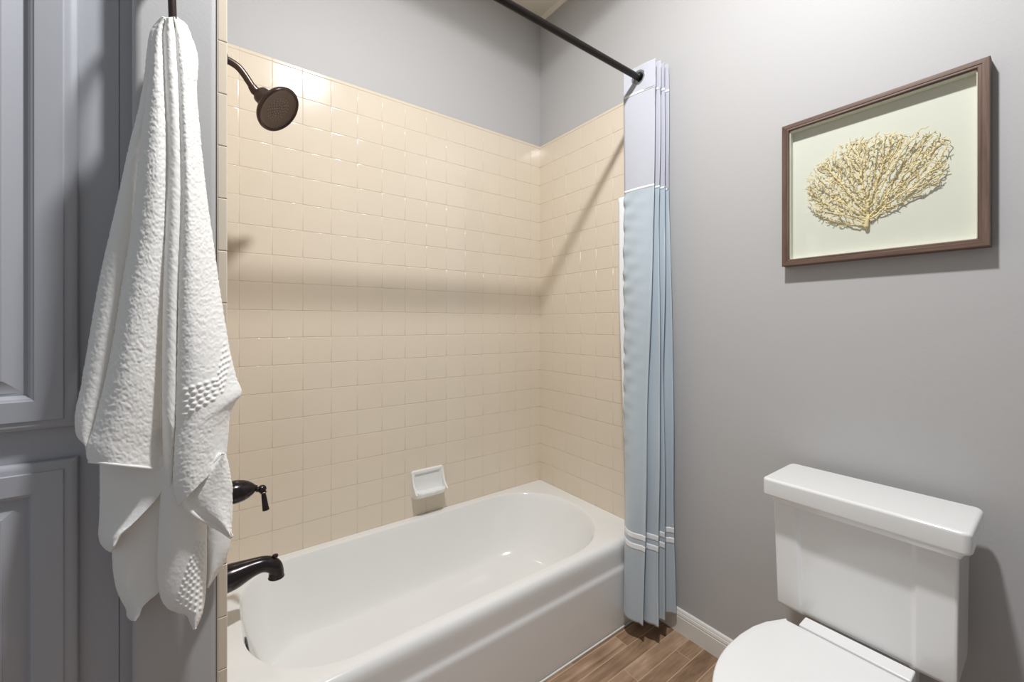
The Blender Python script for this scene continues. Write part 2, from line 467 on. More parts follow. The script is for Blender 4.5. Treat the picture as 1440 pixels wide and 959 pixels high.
# ================================================================== SOAP DISH
dish = thing('soap_dish', 'small white ceramic soap dish set into the cream tile above the tub', 'soap dish', (-0.731, -0.006, 0.45))
DX = -0.731
def dish_plate():
    zc0, zc1 = 0.452, 0.581
    def R(ins, y): 
        return [(x, y, z) for x, z in rrect(DX - 0.084 + ins, DX + 0.084 - ins, zc0 + ins, zc1 - ins, (max(0.010 - ins * 0.3, 0.004),) * 4, 6, 6)]
    return loft([R(0, -0.004), R(0, -0.013), R(0.002, -0.017), R(0.006, -0.0185), R(0.014, -0.0175), R(0.019, -0.012), R(0.022, -0.0085)], True, False, True)
obj('back_plate', dish_plate(), M['porcelain'], dish)
def dish_tray():
    rings = []
    def D(depth, hw, z):
        pts = []
        r = min(0.030, depth * 0.55)
        hb = 0.083
        pts.append((DX - hb, -0.0075, min(z, 0.476)))
        for k in range(9):
            t = math.pi + math.pi / 2 * k / 8
            pts.append((DX - hw + r + r * math.cos(t), -depth + r + r * math.sin(t), z))
        for k in range(1, 6):
            u = k / 6; sag = 0
            pts.append((DX - hw + r + (2 * hw - 2 * r) * u, -depth, z))
        for k in range(9):
            t = 1.5 * math.pi + math.pi / 2 * k / 8
            pts.append((DX + hw - r + r * math.cos(t), -depth + r + r * math.sin(t), z))
        pts.append((DX + hb, -0.0075, min(z, 0.476)))
        return pts
    for dep, hw, z in [(0.030, 0.080, 0.454), (0.058, 0.078, 0.460), (0.074, 0.076, 0.470), (0.081, 0.075, 0.480), (0.0825, 0.0745, 0.487), (0.081, 0.074, 0.4905), (0.077, 0.072, 0.491), (0.073, 0.069, 0.488), (0.068, 0.066, 0.481), (0.055, 0.060, 0.4775)]:
        rings.append(D(dep, hw, z))
    # finger notch in the middle of the lip
    for R in rings[4:7]:
        for i, (x, y, z) in enumerate(R):
            if y < -0.07 and abs(x - DX) < 0.012: R[i] = (x, y, z - 0.004)
    last = rings[-1]
    rings.append([(DX + (x - DX) * 0.6, -0.03 + (y + 0.03) * 0.4, 0.4768) for x, y, z in last])
    return loft(rings, True, True, True)
obj('tray', dish_tray(), M['porcelain'], dish)
def cheek(s):
    prof = [(-0.004, 0.470), (-0.070, 0.484), (-0.055, 0.494), (-0.035, 0.515), (-0.022, 0.545), (-0.017, 0.575), (-0.004, 0.575)]
    x0, x1 = DX + s * 0.083, DX + s * 0.075
    return loft([[(x0, y, z) for y, z in prof], [(x1, y, z) for y, z in prof]], True, True, True)
obj('side_cheek', cheek(-1), M['porcelain'], dish); obj('side_cheek', cheek(1), M['porcelain'], dish)

# ================================================================== SHOWER HEAD
YS = -0.375
sh = thing('overhead_shower', 'dark bronze shower head on a bent arm above the bathtub', 'shower head', (XL, YS, 2.08))
arm_px = [(317, 84), (326, 88), (335, 94.5), (343, 104), (351, 116), (358, 127)]
arm_path = [at_y(px, py, YS) for px, py in arm_px]
arm_path[0] = np.array([XL + 0.001, YS, arm_path[0][2] + 0.004])
obj('shower_arm', tube(catmull(arm_path, 8), 0.0108, 18), M['bronze'], sh)
obj('wall_flange', lathe([(0, 0.030), (0.004, 0.030), (0.010, 0.022), (0.014, 0.012)], (XL, YS, arm_path[0][2]), (1, 0, 0), 32), M['bronze'], sh)
HN = Vector((0.618, -0.443, -0.649)).normalized()
hc = Vector(at_y(392.9, 155.4, -0.405))
hb = hc - HN * 0.072
R_ = 0.0745
obj('connector', tube([arm_path[-2] * 0.5 + arm_path[-1] * 0.5, Vector(arm_path[-1]), hb + HN * 0.004], [0.0125, 0.0145, 0.014], 18), M['bronze'], sh)
shd = obj('shower_head', lathe([(-0.012, 0.012), (-0.009, 0.0205), (-0.002, 0.0265), (0.012, 0.0280), (0.026, 0.0275), (0.034, 0.0310), (0.044, 0.042), (0.053, 0.060), (0.0600, R_ - 0.003), (0.067, R_), (0.072, R_ - 0.001), (0.0745, R_ - 0.004), (0.0735, R_ - 0.008), (0.070, R_ - 0.0105)], hb, HN, 56, True, False), M['bronze'], sh)
def face_geo():
    g = [with_mat(lathe([(0.0700, R_ - 0.0105), (0.0685, R_ - 0.013), (0.0675, R_ - 0.020), (0.0655, 0.020), (0.065, 0.0)], hb, HN, 56, False, True), 0)]
    ax, a, b = basis(HN)
    for k, (r, n) in enumerate(((0.006, 4), (0.014, 9), (0.022, 13), (0.030, 17), (0.037, 20))):
        for i in range(n):
            t = 2 * math.pi * (i + 0.5 * (k % 2)) / n
            c = hb + ax * 0.0655 + (a * math.cos(t) + b * math.sin(t)) * r
            g.append(with_mat(lathe([(-0.001, 0.0017), (0.0018, 0.0015), (0.0023, 0.0008)], c, HN, 6, False, True), 1))
    return merge(*g)
fo = obj('spray_face', face_geo(), [M['bronze_face'], M['nozzle']], shd)

# ================================================================== SHOWER VALVE
hv = at_y(327, 690, YS)
ZV = float(at_y(340, 690, YS)[2])
valve = thing('shower_valve', 'dark bronze tub and shower valve with drooping lever on the left wall', 'faucet handle', (XL, YS, ZV))
obj('escutcheon', lathe([(0.0, 0.079), (0.003, 0.079), (0.007, 0.074), (0.010, 0.060), (0.011, 0.030)], (XL, YS, ZV), (1, 0, 0), 48), M['bronze_dark'], valve)
xt = float(at_y(362, 688, YS)[0])
Ld = xt - XL
obj('bell', lathe([(0.009, 0.036), (0.014, 0.0335), (0.018, 0.0325), (0.024, 0.034), (0.030, 0.0345), (0.45 * Ld, 0.0335), (0.60 * Ld, 0.0305), (0.74 * Ld, 0.025), (0.86 * Ld, 0.0175), (0.93 * Ld, 0.011), (0.96 * Ld, 0.0085), (Ld, 0.008)], (XL, YS, ZV), (1, 0, 0), 40), M['bronze_dark'], valve)
hub = at_y(368.5, 687.5, YS)
lev = [at_y(368.5, 686, YS - 0.004), at_y(370.0, 691, YS - 0.006), at_y(371, 697, YS - 0.008), at_y(372, 704, YS - 0.010), at_y(373.2, 712, YS - 0.012), at_y(374, 717, YS - 0.013)]
obj('lever', merge(sphere(hub, 0.0125, 20), tube([at_y(360, 688.5, YS), hub], [0.0075, 0.009], 14), tube(catmull(lev, 5), [0.0085] * 4 + [0.0080] * 3 + [0.0065, 0.0062] + [0.0066 + 0.0032 * k / 16 for k in range(17)], 16)), M['bronze_dark'], valve)
obj('lever_ring', lathe([(-0.0015, 0.0088), (0, 0.0098), (0.0015, 0.0088)], at_y(370.6, 692.5, YS - 0.006), Vector(lev[2]) - Vector(lev[1]), 20), M['copper'], valve)

# ================================================================== TUB SPOUT
ZS = float(at_y(322, 813, YS)[2])
spout = thing('tub_spout', 'dark bronze curved tub spout with diverter knob above the tub end', 'tub spout', (XL, YS, ZS))
sp_px = [(317, 815.5, 19.5), (330, 809.5, 18), (345, 802.5, 14.8), (358, 797, 12.2), (369, 793.5, 11.0), (378, 793.2, 10.6), (385, 796, 10.2), (388.2, 801.5, 9.6), (388.6, 807.5, 9.9), (388.6, 810, 9.9)]
sp_path = [at_y(px, py, YS) for px, py, r in sp_px]
sp_path[0] = np.array([XL + 0.0005, YS, sp_path[0][2] + 0.001])
dpt = [float((p - CAM) @ _f) for p in sp_path]
rr = [r * d / FPX * 0.97 for (_, _, r), d in zip(sp_px, dpt)]
pr = catmull([np.append(p, r) for p, r in zip(sp_path, rr)], 6)
obj('spout_body', tube([p[:3] for p in pr], [p[3] for p in pr], 28, False), M['bronze_dark'], spout)
e = Vector(pr[-1][:3]); d = (e - Vector(pr[-3][:3])).normalized(); re_ = pr[-1][3]
obj('outlet_lip', lathe([(-0.001, re_), (0.0012, re_ + 0.0015), (0.003, re_ + 0.001), (0.0032, re_ - 0.003), (-0.004, re_ - 0.004), (-0.006, 0.0)], e, d, 28, False, False), M['bronze_dark'], spout)
obj('aerator', lathe([(-0.002, re_ - 0.0045), (0.0005, re_ - 0.005), (0.0005, 0.002)], e, d, 20), M['copper'], spout)
kp = Vector(at_y(386.5, 790, YS))
obj('diverter_knob', lathe([(-0.004, 0.004), (0.010, 0.0038), (0.013, 0.0040), (0.0155, 0.0078), (0.019, 0.0088), (0.0225, 0.0078), (0.024, 0.004), (0.0245, 0.0)], kp, (0.06, 0, 1), 20), M['bronze_dark'], spout)

# ================================================================== CURTAIN ROD
YR, ZR = -0.780, 1.880 + FL
rod = thing('curtain_rod', 'thin black shower curtain rod spanning the tub alcove near the ceiling', 'curtain rod', (-0.78, YR, ZR))
obj('rod_tube', tube([(XL + 0.004, YR, ZR), (-1.0, YR, ZR), (-0.5, YR, ZR), (-0.009, YR, ZR)], 0.0128, 20), M['rod'], rod)
for x, s in ((XL + 0.0005, 1), (-0.0065, -1)):
    obj('wall_flange', lathe([(0, 0.028), (0.006, 0.028), (0.012, 0.022), (0.022, 0.0165)], (x, YR, ZR), (s, 0, 0), 28), M['rod'], rod)

# ================================================================== SHOWER CURTAIN
cur = thing('shower_curtain', 'bunched shower curtain, white above and pale blue below, by the right wall', 'shower curtain', (-0.08, -0.82, 0.08))
def col_y(px, x):                       # the depth at which a picture column crosses x
    return float(at_x(px, CY, x)[1])
Z_TOP, Z_BOT = 2.398, 0.083
def xy(px, x): return np.array([x, col_y(px, x)])
top = [xy(877, -0.115), xy(925, -0.092), np.array([-0.080, -0.715]), xy(931, -0.062), np.array([-0.052, -0.715]), xy(937, -0.038), np.array([-0.028, -0.715]), xy(942.5, -0.016), np.array([-0.011, -0.725])]
zb = Z_BOT
def bt(px, py): p = at_z(px, py, zb); return np.array([p[0], p[1]])
bot = [np.array([-0.172, -0.7575]), bt(907, 884), np.array([-0.150, -0.790]), bt(930.5, 886), np.array([-0.112, -0.800]), bt(939, 876), np.array([-0.072, -0.800]), bt(955.5, 866), np.array([-0.022, -0.815])]
def fold_curve(P, n=14, sharp=0.16, bulge=0.0):
    """polyline of folds, each bend rounded by a quadratic arc"""
    out = []
    for i in range(len(P) - 1):
        a, b = P[i], P[i + 1]
        s0 = sharp if i > 0 else 0.0
        s1 = sharp if i < len(P) - 2 else 0.0
        a2 = a + (b - a) * s0; b2 = b + (a - b) * s1
        for k in range(n): 
            t = k / (n - 1); dd = b - a; nn = np.array([dd[1], -dd[0]]) * (-1 if i % 2 == 0 else 1)
            out.append(a2 + (b2 - a2) * t - nn * bulge * math.sin(math.pi * t) * (1.0 if i == 0 else 0.5))
        if i < len(P) - 2:
            c2 = P[i + 1] + (P[i + 2] - P[i + 1]) * sharp
            for k in range(1, 6):
                t = k / 6; out.append((1 - t) ** 2 * b2 + 2 * t * (1 - t) * b + t * t * c2)
    return np.array(out)
def plan_at(z, n=14):
    t = (Z_TOP - z) / (Z_TOP - Z_BOT)
    s = t ** 1.15
    P = []
    for k, (a, b) in enumerate(zip(top, bot)):
        p = a + (b - a) * s
        if k == 0: p = a + (b - a) * min(1.0, t / 0.80)
        w = 0.006 * math.sin(3.1 * t * math.pi + k * 1.7) * math.sin(math.pi * t)
        p = p + np.array([0.3 * w, w if k not in (0,) else 0.0])
        P.append(p)
    return fold_curve(P, n, 0.10 + 0.16 * s, 0.20 * s)
SEAM1, SEAM2 = 2.283, 1.862
R1 = (0.411, 0.436); R2 = (0.369, 0.394)
def curtain_sheet(z0, z1, nz, off=0.0, k0=0, k1=None, wrinkle=True, npan=14):
    rings = []
    for i in range(nz + 1):
        z = z0 + (z1 - z0) * i / nz
        C = plan_at(z, npan)
        n = len(C)
        T = np.gradient(C, axis=0); T /= np.linalg.norm(T, axis=1)[:, None] + 1e-9
        N = np.stack([-T[:, 1], T[:, 0]], 1)
        # outward (towards the room's left) for the first face
        u = np.arange(n) / 14.0
        d = np.full(n, off)
        if wrinkle:
            edge = np.exp(-u / 0.33)
            if z < SEAM2:
                fade = min(1, max(0, (z - 0.55) / 0.5)) * min(1, (SEAM2 + 0.02 - z) / 0.04)
                d = d + fade * edge * 0.0034 * (np.sin(z * 63 - u * 6.5 + 1.2 * math.sin(z * 17)) + 0.5 * np.sin(z * 118 + u * 4))
            d = d + 0.0016 * np.sin(z * 9 + u * 2.1)
        Q = C - N * d[:, None]
        ring = [(min(x, -0.0035) if z > 0.11 else min(x, -0.017), y, z) for x, y in Q]
        rings.append(ring[k0:k1])
    return loft(rings, False)
def solid(o, t=0.0012, off=0.0):
    md = o.modifiers.new('thickness', 'SOLIDIFY'); md.thickness = t; md.offset = off
    return o
def holed(g):
    V, F = g
    keep = []
    for f in F:
        c = np.mean([V[i] for i in f], 0)
        if math.hypot(c[1] - YR, c[2] - ZR) > 0.0245: keep.append(f)
    return V, keep
solid(obj('header_band', holed(curtain_sheet(SEAM1, Z_TOP, 40, npan=50)), M['cloth_white'], cur, True, 80))
solid(obj('upper_panel', curtain_sheet(SEAM2, SEAM1 + 0.002, 40, -0.0004), M['cloth_white'], cur, True, 80))
lp = solid(obj('lower_panel', curtain_sheet(Z_BOT, SEAM2 + 0.002, 260, 0.0004), M['cloth_blue'], cur, True, 80)); lp['label'] = 'pale blue satin lower panel'
for a, b in (R1, R2):
    rb = solid(obj('ribbon', curtain_sheet(a, b, 4, 0.0010, 0, None), M['ribbon'], cur, True, 80), 0.0003); rb['label'] = 'white satin ribbon band'
for a, b in ((SEAM1 - 0.005, SEAM1 + 0.005), (SEAM2 - 0.004, SEAM2 + 0.007)):
    rb = solid(obj('seam_ribbon', curtain_sheet(a, b, 2, 0.0010), M['ribbon'], cur, True, 80), 0.0004)
# white lining that shows as a strip along the free edge
def lining():
    rings = []
    for i in range(61):
        z = 0.55 + (1.848 - 0.55) * i / 60
        C = plan_at(z); p0 = C[0]; dr = (C[8] - C[0]); dr /= np.linalg.norm(dr)
        w = 0.034 * min(1, (z - 0.50) / 0.9)
        a = p0 - dr * w + np.array([0.007, 0]); b = p0 + dr * 0.012 + np.array([0.007, 0])
        rings.append([(*(a + (b - a) * k / 6), z) for k in range(7)])
    return loft(rings, False)
solid(obj('lining', lining(), M['ribbon'], cur, True, 80), 0.001)['label'] = 'white lining edge'
# grommets where the rod passes through each panel
for i in range(0, 8):
    a, b = top[i], top[i + 1]
    t = (YR - a[1]) / (b[1] - a[1])
    c = a + (b - a) * t
    dn = b - a; dn = Vector((dn[1], -dn[0], 0)).normalized()
    if dn.x > 0: dn = -dn
    g = lathe([(-0.0035, 0.0215), (-0.0035, 0.031), (-0.001, 0.0335), (0.001, 0.0335), (0.0035, 0.031), (0.0045, 0.026), (0.0035, 0.0215), (-0.0035, 0.0215)], (c[0], c[1], ZR), dn, 36, False, False)
    gm = obj('grommet', g, M['grommet'], cur)

# ================================================================== SHADOW BOX PICTURE
FY0, FY1, FZ0, FZ1 = -1.7620, -1.3020, 1.0150 + FL, 1.4860 + FL     # right, left, bottom, top
FD, FW = 0.037, 0.0215
pic = thing('shadow_box_picture', 'walnut framed shadow box holding a dried cream sea fan on the grey wall', 'picture frame', (0, (FY0 + FY1) / 2, FZ0))
def rail(p0, p1, inward, ext):
    """mitred rail: section across (inward, -x)"""
    p0, p1, w = np.array(p0), np.array(p1), np.array(inward)
    d = (p1 - p0) / np.linalg.norm(p1 - p0)
    sec = [(0, 0.001), (0, FD - 0.004), (0.001, FD - 0.001), (0.003, FD), (0.013, FD), (0.0145, FD - 0.0015), (0.016, FD - 0.001), (FW - 0.002, FD - 0.001), (FW, FD - 0.003), (FW, 0.006), (FW, 0.001)]
    R0 = [tuple(p0 + w * s + d * s + np.array([-x, 0, 0])) for s, x in sec]
    R1 = [tuple(p1 + w * s - d * s + np.array([-x, 0, 0])) for s, x in sec]
    return loft([R0, R1], True, True, True)
c00, c10, c11, c01 = (0, FY1, FZ0), (0, FY0, FZ0), (0, FY0, FZ1), (0, FY1, FZ1)
obj('frame_rail', rail(c00, c10, (0, 0, 1), 0), M['frame_h'], pic, True, 30)
obj('frame_rail', rail(c01, c11, (0, 0, -1), 0), M['frame_h'], pic, True, 30)
obj('frame_rail', rail(c00, c01, (0, -1, 0), 0), M['frame_v'], pic, True, 30)
obj('frame_rail', rail(c10, c11, (0, 1, 0), 0), M['frame_v'], pic, True, 30)
iy0, iy1, iz0, iz1 = FY0 + FW, FY1 - FW, FZ0 + FW, FZ1 - FW
obj('backing', rbox(-0.0055, -0.001, iy0, iy1, iz0, iz1, 0), M['linen'], pic)
t = 0.002
obj('box_liner', merge(rbox(-0.0285, -0.0055, iy0, iy0 + t, iz0, iz1, 0), rbox(-0.0285, -0.0055, iy1 - t, iy1, iz0, iz1, 0), rbox(-0.0285, -0.0055, iy0, iy1, iz0, iz0 + t, 0), rbox(-0.0285, -0.0055, iy0, iy1, iz1 - t, iz1, 0)), M['linen'], pic)
obj('glass_pane', rbox(-0.0315, -0.0295, iy0, iy1, iz0, iz1, 0), M['glass'], pic)

def sea_fan():
    out_px = [(1135, 250), (1134, 280), (1142, 298), (1158, 312), (1180, 319), (1196, 317), (1206, 312), (1225, 310), (1240, 303), (1262, 290), (1290, 272), (1318, 262), (1333, 238), (1331, 220), (1341, 198), (1322, 183), (1303, 183), (1296, 179), (1285, 190), (1270, 186), (1254, 188), (1240, 187), (1222, 193), (1210, 192), (1196, 196), (1178, 210), (1160, 222), (1146, 232)]
    XC = -0.016
    poly = np.array([[-at_x(px, py, XC)[1], at_x(px, py, XC)[2]] for px, py in out_px])      # (-y, z)
    base = np.array([-at_x(1218, 317, XC)[1], at_x(1218, 317, XC)[2]])
    def inside(p):
        c = False; n = len(poly)
        for i in range(n):
            a, b = poly[i], poly[(i + 1) % n]
            if (a[1] > p[1]) != (b[1] > p[1]) and p[0] < (b[0] - a[0]) * (p[1] - a[1]) / (b[1] - a[1]) + a[0]: c = not c
        return c
    lo, hi = poly.min(0), poly.max(0)
    pts = []
    while len(pts) < 3600:
        p = lo + rng.random(2) * (hi - lo)
        if inside(p): pts.append(p)
    A = np.array(pts); alive = np.ones(len(A), bool)
    nodes = [base, base + np.array([0.0015, 0.010]), base + np.array([0.003, 0.020])]; par = [-1, 0, 1]
    st = 0.0046
    for it in range(220):
        if not alive.any(): break
        Nn = np.array(nodes); Al = A[alive]
        D = ((Al[:, None, :] - Nn[None]) ** 2).sum(2)
        near = D.argmin(1)
        added = 0
        for k in np.unique(near):
            v = Al[near == k] - Nn[k]; v = v / (np.linalg.norm(v, axis=1)[:, None] + 1e-9)
            dr = v.mean(0) + rng.normal(0, 0.22, 2); dr /= np.linalg.norm(dr) + 1e-9
            nodes.append(Nn[k] + dr * st); par.append(int(k)); added += 1
        Nn = np.array(nodes)
        D = ((A[:, None, :] - Nn[None, -added:]) ** 2).sum(2).min(1)
        alive &= D > (0.0046) ** 2
        if len(nodes) > 9000: break
    # short side twigs
    n0 = len(nodes)
    for k in range(12, n0):
        if rng.random() < 0.42:
            g = nodes[k] - nodes[par[k]]; an = math.atan2(g[1], g[0]) + rng.choice([-1, 1]) * rng.uniform(0.5, 1.2)
            q = nodes[k] + np.array([math.cos(an), math.sin(an)]) * rng.uniform(0.004, 0.009)
            nodes.append(q); par.append(k)
    cnt = np.ones(len(nodes))
    for k in range(len(nodes) - 1, 0, -1): cnt[par[k]] += cnt[k]
    rad = np.clip(0.00080 * cnt ** 0.20, 0.00085, 0.0046)
    rad[0] = 0.0052; rad[1] = 0.0046
    dx = np.zeros(len(nodes)); dx[0] = -0.014
    for k in range(1, len(nodes)):
        dx[k] = np.clip(dx[par[k]] + rng.normal(0, 0.0016), -0.0260, -0.0085)
    V, F = [], []
    for k in range(1, len(nodes)):
        a = Vector((dx[par[k]], -nodes[par[k]][0], nodes[par[k]][1])); b = Vector((dx[k], -nodes[k][0], nodes[k][1]))
        ax, s, t2 = basis(b - a); n = len(V); m = 5
        ra, rb_ = min(rad[par[k]], rad[k] * 1.25), rad[k]
        a = a - ax * ra * 0.3; b = b + ax * rb_ * 0.4
        for c, r in ((a, ra), (b, rb_)):
            for j in range(m):
                an = 2 * math.pi * j / m; V.append(c + (s * math.cos(an) + t2 * math.sin(an)) * r)
        for j in range(m): F.append((n + j, n + (j + 1) % m, n + m + (j + 1) % m, n + m + j))
        F.append(tuple(n + m + j for j in range(m)))
    return merge((V, F), tube([Vector((dx[0], -nodes[0][0], nodes[0][1] - 0.002)), Vector((dx[1], -nodes[1][0], nodes[1][1])), Vector((dx[2], -nodes[2][0], nodes[2][1]))], [0.0056, 0.0046, 0.0042], 12), sphere((dx[0], -nodes[0][0], nodes[0][1] - 0.002), 0.0057, 12))
obj('sea_fan', sea_fan(), M['coral'], pic, True, 60)['label'] = 'cream branching dried sea fan'

# ================================================================== TOILET
TY0, TY1 = -1.7537, -1.3320
TC = (TY0 + TY1) / 2
toilet = thing('toilet', 'white two piece toilet with lid closed against the grey wall', 'toilet', (-0.38, TC, 0))
ZL = 0.8333
def lid_geo():
    def R(ins, z, fr=0.0):
        r = max(0.016 - ins, 0.004)
        return [(x, y, z) for x, y in rrect(-0.2607 + ins, -0.0488 - ins * 0.2, TY0 + ins, TY1 - ins, (r, r, r, r), 6, 6)]
    return loft([R(0.010, ZL - 0.052), R(0.003, ZL - 0.050), R(0.0, ZL - 0.045), R(0.0, ZL - 0.008), R(0.0015, ZL - 0.004), R(0.004, ZL - 0.0015), R(0.009, ZL)], True, True, True)
obj('tank_lid', lid_geo(), M['porcelain'], toilet, True, 60)
def tank_geo():
    ZB = 0.4454; ZT = ZL - 0.050
    zs = [(ZB + 0.000, 0.006), (ZB + 0.004, 0.002), (ZB + 0.012, 0.0), (ZB + 0.1, 0.0), (ZT - 0.040, 0.0), (ZT - 0.028, 0.0), (ZT - 0.026, -0.004), (ZT - 0.018, -0.007), (ZT - 0.014, -0.010), (ZT, -0.011)]
    rings = []
    for z, ins in zs:
        t = (z - ZB) / (ZT - ZB)
        xf = -0.2082 - 0.010 * t + ins
        y0 = TY0 + 0.024 + ins + 0.004 * (1 - t) ; y1 = TY1 - 0.014 - ins - 0.008 * (1 - t)
        # front face carries two raised side pilasters, the middle is set back
        pl, pr_ = y1 - 0.060, y0 + 0.072
        rec = 0.006 if z < ZT - 0.027 else 0.0
        # the corner of the plan is chamfer-rounded
        q = 0.006
        plan = [(-0.0566, y1), (xf + q, y1), (xf + q * 0.3, y1 - q * 0.3), (xf, y1 - q), (xf, pl + 0.004), (xf + rec * 0.25, pl + 0.001), (xf + rec * 0.8, pl - 0.004), (xf + rec, pl - 0.009), (xf + rec, (pl + pr_) / 2), (xf + rec, pr_ + 0.009), (xf + rec * 0.8, pr_ + 0.004), (xf + rec * 0.25, pr_ - 0.001), (xf, pr_ - 0.004), (xf, y0 + q), (xf + q * 0.3, y0 + q * 0.3), (xf + q, y0), (-0.0566, y0)]
        rings.append([(x, y, z) for x, y in plan])
    return loft(rings, True, True, True)
obj('tank', tank_geo(), M['porcelain'], toilet, True, 40)
SZ = 0.4544
def seat_outline(sc, z, x_back=-0.2743):
    """elongated D: flat at the hinge, rounded front"""
    pts = []
    hw = 0.1945 * sc; cx = -0.4871
    n = 40
    for k in range(n + 1):
        a = math.pi / 2 + math.pi * k / n
        pts.append((cx + 0.275 * sc * math.cos(a), TC - (-hw) * math.sin(a), z))
    back = [(-0.4336, 0.993), (-0.3753, 0.955), (-0.3267, 0.885), (-0.2927, 0.800), (x_back + 0.006, 0.745), (x_back, 0.720)]
    lo = [(x, TC - hw * w, z) for x, w in back]
    hi = [(x, TC + hw * w, z) for x, w in back][::-1]
    return pts + lo + hi
def inset(R, d, z):
    c = np.array([-0.4822, TC]); out = []
    for x, y, _ in R:
        v = np.array([x, y]) - c; L_ = np.linalg.norm(v); v = v * (1 - d / L_) + c
        out.append((v[0], v[1], z))
    return out
S0 = seat_outline(1.0, SZ)
obj('seat_cover', loft([inset(S0, 0.004, SZ - 0.020), inset(S0, 0.0, SZ - 0.016), inset(S0, 0.0, SZ - 0.006), inset(S0, 0.002, SZ - 0.002), inset(S0, 0.006, SZ), inset(S0, 0.016, SZ + 0.0005), inset(S0, 0.020, SZ + 0.0012), inset(S0, 0.10, SZ + 0.004), inset(S0, 0.16, SZ + 0.0045)], True, True, True), M['seat'], toilet, True, 50)
obj('seat_ring', loft([inset(S0, 0.006, SZ - 0.041), inset(S0, 0.001, SZ - 0.037), inset(S0, 0.001, SZ - 0.025), inset(S0, 0.006, SZ - 0.021)], True, True, True), M['seat'], toilet, True, 50)
obj('hinge_bar', rbox(-0.2665, -0.2169, -1.6585, -1.4301, SZ - 0.036, SZ - 0.001, 0.004, 3), M['seat'], toilet)
def bowl_geo():
    rings = []
    for z, sc, xs, ys in [(0.0, 0, -0.40, 0.115), (0.03, 0, -0.40, 0.112), (0.12, 0, -0.41, 0.105), (0.24, 0, -0.425, 0.118), (0.32, 0, -0.455, 0.148), (0.385, 0, -0.475, 0.176), (0.412, 0, -0.480, 0.186)]:
        hl = 0.24 if z < 0.25 else 0.24 + 0.035 * (z - 0.25) / 0.135
        rings.append([(xs + hl * math.cos(a) * (1.0), TC + ys * math.sin(a), z) for a in [2 * math.pi * k / 48 for k in range(48)]])
    return loft(rings, True, True, True)
obj('bowl', bowl_geo(), M['porcelain'], toilet, True, 60)
obj('bowl_deck', rbox(-0.31, -0.07, TC - 0.10, TC + 0.10, 0.30, 0.42, 0.012, 3), M['porcelain'], toilet)

# ================================================================== CABINET
cab = thing('linen_cabinet', 'tall grey blue built-in linen cabinet with raised panel doors beside the towel', 'cabinet', (-1.98, -0.743, 0))
CYF = -0.743
obj('carcass', rbox(-2.26, -1.7375, CYF, -0.30, 0.0, CEIL - 0.002, 0.0015, 2), M['cab'], cab)
obj('filler_strip', rbox(-1.7373, -1.714, CYF + 0.0012, -0.30, 0.0, CEIL - 0.002, 0.001, 1), M['cab'], cab)
def door_rings(x0, x1, z0, z1, prof):
    return loft([[(x0 + i, y, z0 + i), (x1 - i, y, z0 + i), (x1 - i, y, z1 - i), (x0 + i, y, z1 - i)] for i, y in prof], True, True, True)
y = CYF
fr_prof = [(0.0, y - 0.0005), (0.0, y - 0.010), (0.001, y - 0.0125), (0.004, y - 0.0150), (0.010, y - 0.0172), (0.0165, y - 0.0182), (0.0170, y - 0.0205), (0.0180, y - 0.0215), (0.0535, y - 0.0215), (0.0550, y - 0.0200), (0.0585, y - 0.0185), (0.0610, y - 0.0145), (0.0640, y - 0.0110), (0.0645, y - 0.007)]
pn_prof = [(0.0640, y - 0.006), (0.0645, y - 0.0085), (0.069, y - 0.0090), (0.092, y - 0.0175), (0.0925, y - 0.0195), (0.0945, y - 0.0200), (0.15, y - 0.0200)]
for (z0, z1, lab) in ((0.628 + FL, 2.62, 'upper cabinet door'), (0.13, 0.5675 + FL, 'lower cabinet door')):
    d = obj('door', door_rings(-2.215, -1.7935, z0, z1, fr_prof), M['cab'], cab, True, 25)
    d['label'] = lab
    obj('raised_panel', door_rings(-2.215, -1.7935, z0, z1, pn_prof), M['cab'], d, True, 25)

# ================================================================== TOWEL HOOK
hk = at_y(242, 20, -0.885)
hook = thing('towel_hook', 'dark bronze wall hook holding the white towel on the end wall', 'hook', (float(hk[0]), -0.80, 1.98))
hx = float(hk[0])
obj('hook_plate', lathe([(0, 0.026), (0.004, 0.026), (0.008, 0.020), (0.010, 0.010)], (hx - 0.005, -0.8005, 2.02), (0, -1, 0), 32), M['bronze'], hook)
obj('hook_arm', tube(catmull([(hx - 0.005, -0.803, 2.02), (hx - 0.005, -0.85, 2.015), (hx - 0.003, -0.878, 1.985), (hx - 0.001, -0.885, 1.93), (hx + 0.0005, -0.884, 1.875), (hx + 0.001, -0.880, 1.845)], 8), 0.0063, 16), M['bronze'], hook)

# ================================================================== TOWEL
def poly_at(pl, v):
    """pl: list of (px, py, t); linear/catmull interpolation by t"""
    T = np.array([p[2] for p in pl]); X = np.array([p[0] for p in pl]); Y = np.array([p[1] for p in pl])
    # monotone-ish cubic through gradients
    def interp(A):
        g = np.gradient(A, T)
        i = np.clip(np.searchsorted(T, v) - 1, 0, len(T) - 2)
        h = T[i + 1] - T[i]; s = (v - T[i]) / h
        return (2 * s ** 3 - 3 * s ** 2 + 1) * A[i] + (s ** 3 - 2 * s ** 2 + s) * h * g[i] + (-2 * s ** 3 + 3 * s ** 2) * A[i + 1] + (s ** 3 - s ** 2) * h * g[i + 1]
    return interp(X), interp(Y)
def byy(pts):
    """parametrise a mostly vertical polyline by its arc length"""
    P_ = np.array(pts, float); d = np.r_[0, np.cumsum(np.hypot(*np.diff(P_, axis=0).T))]; d /= d[-1]
    return [(p[0], p[1], t) for p, t in zip(P_, d)]
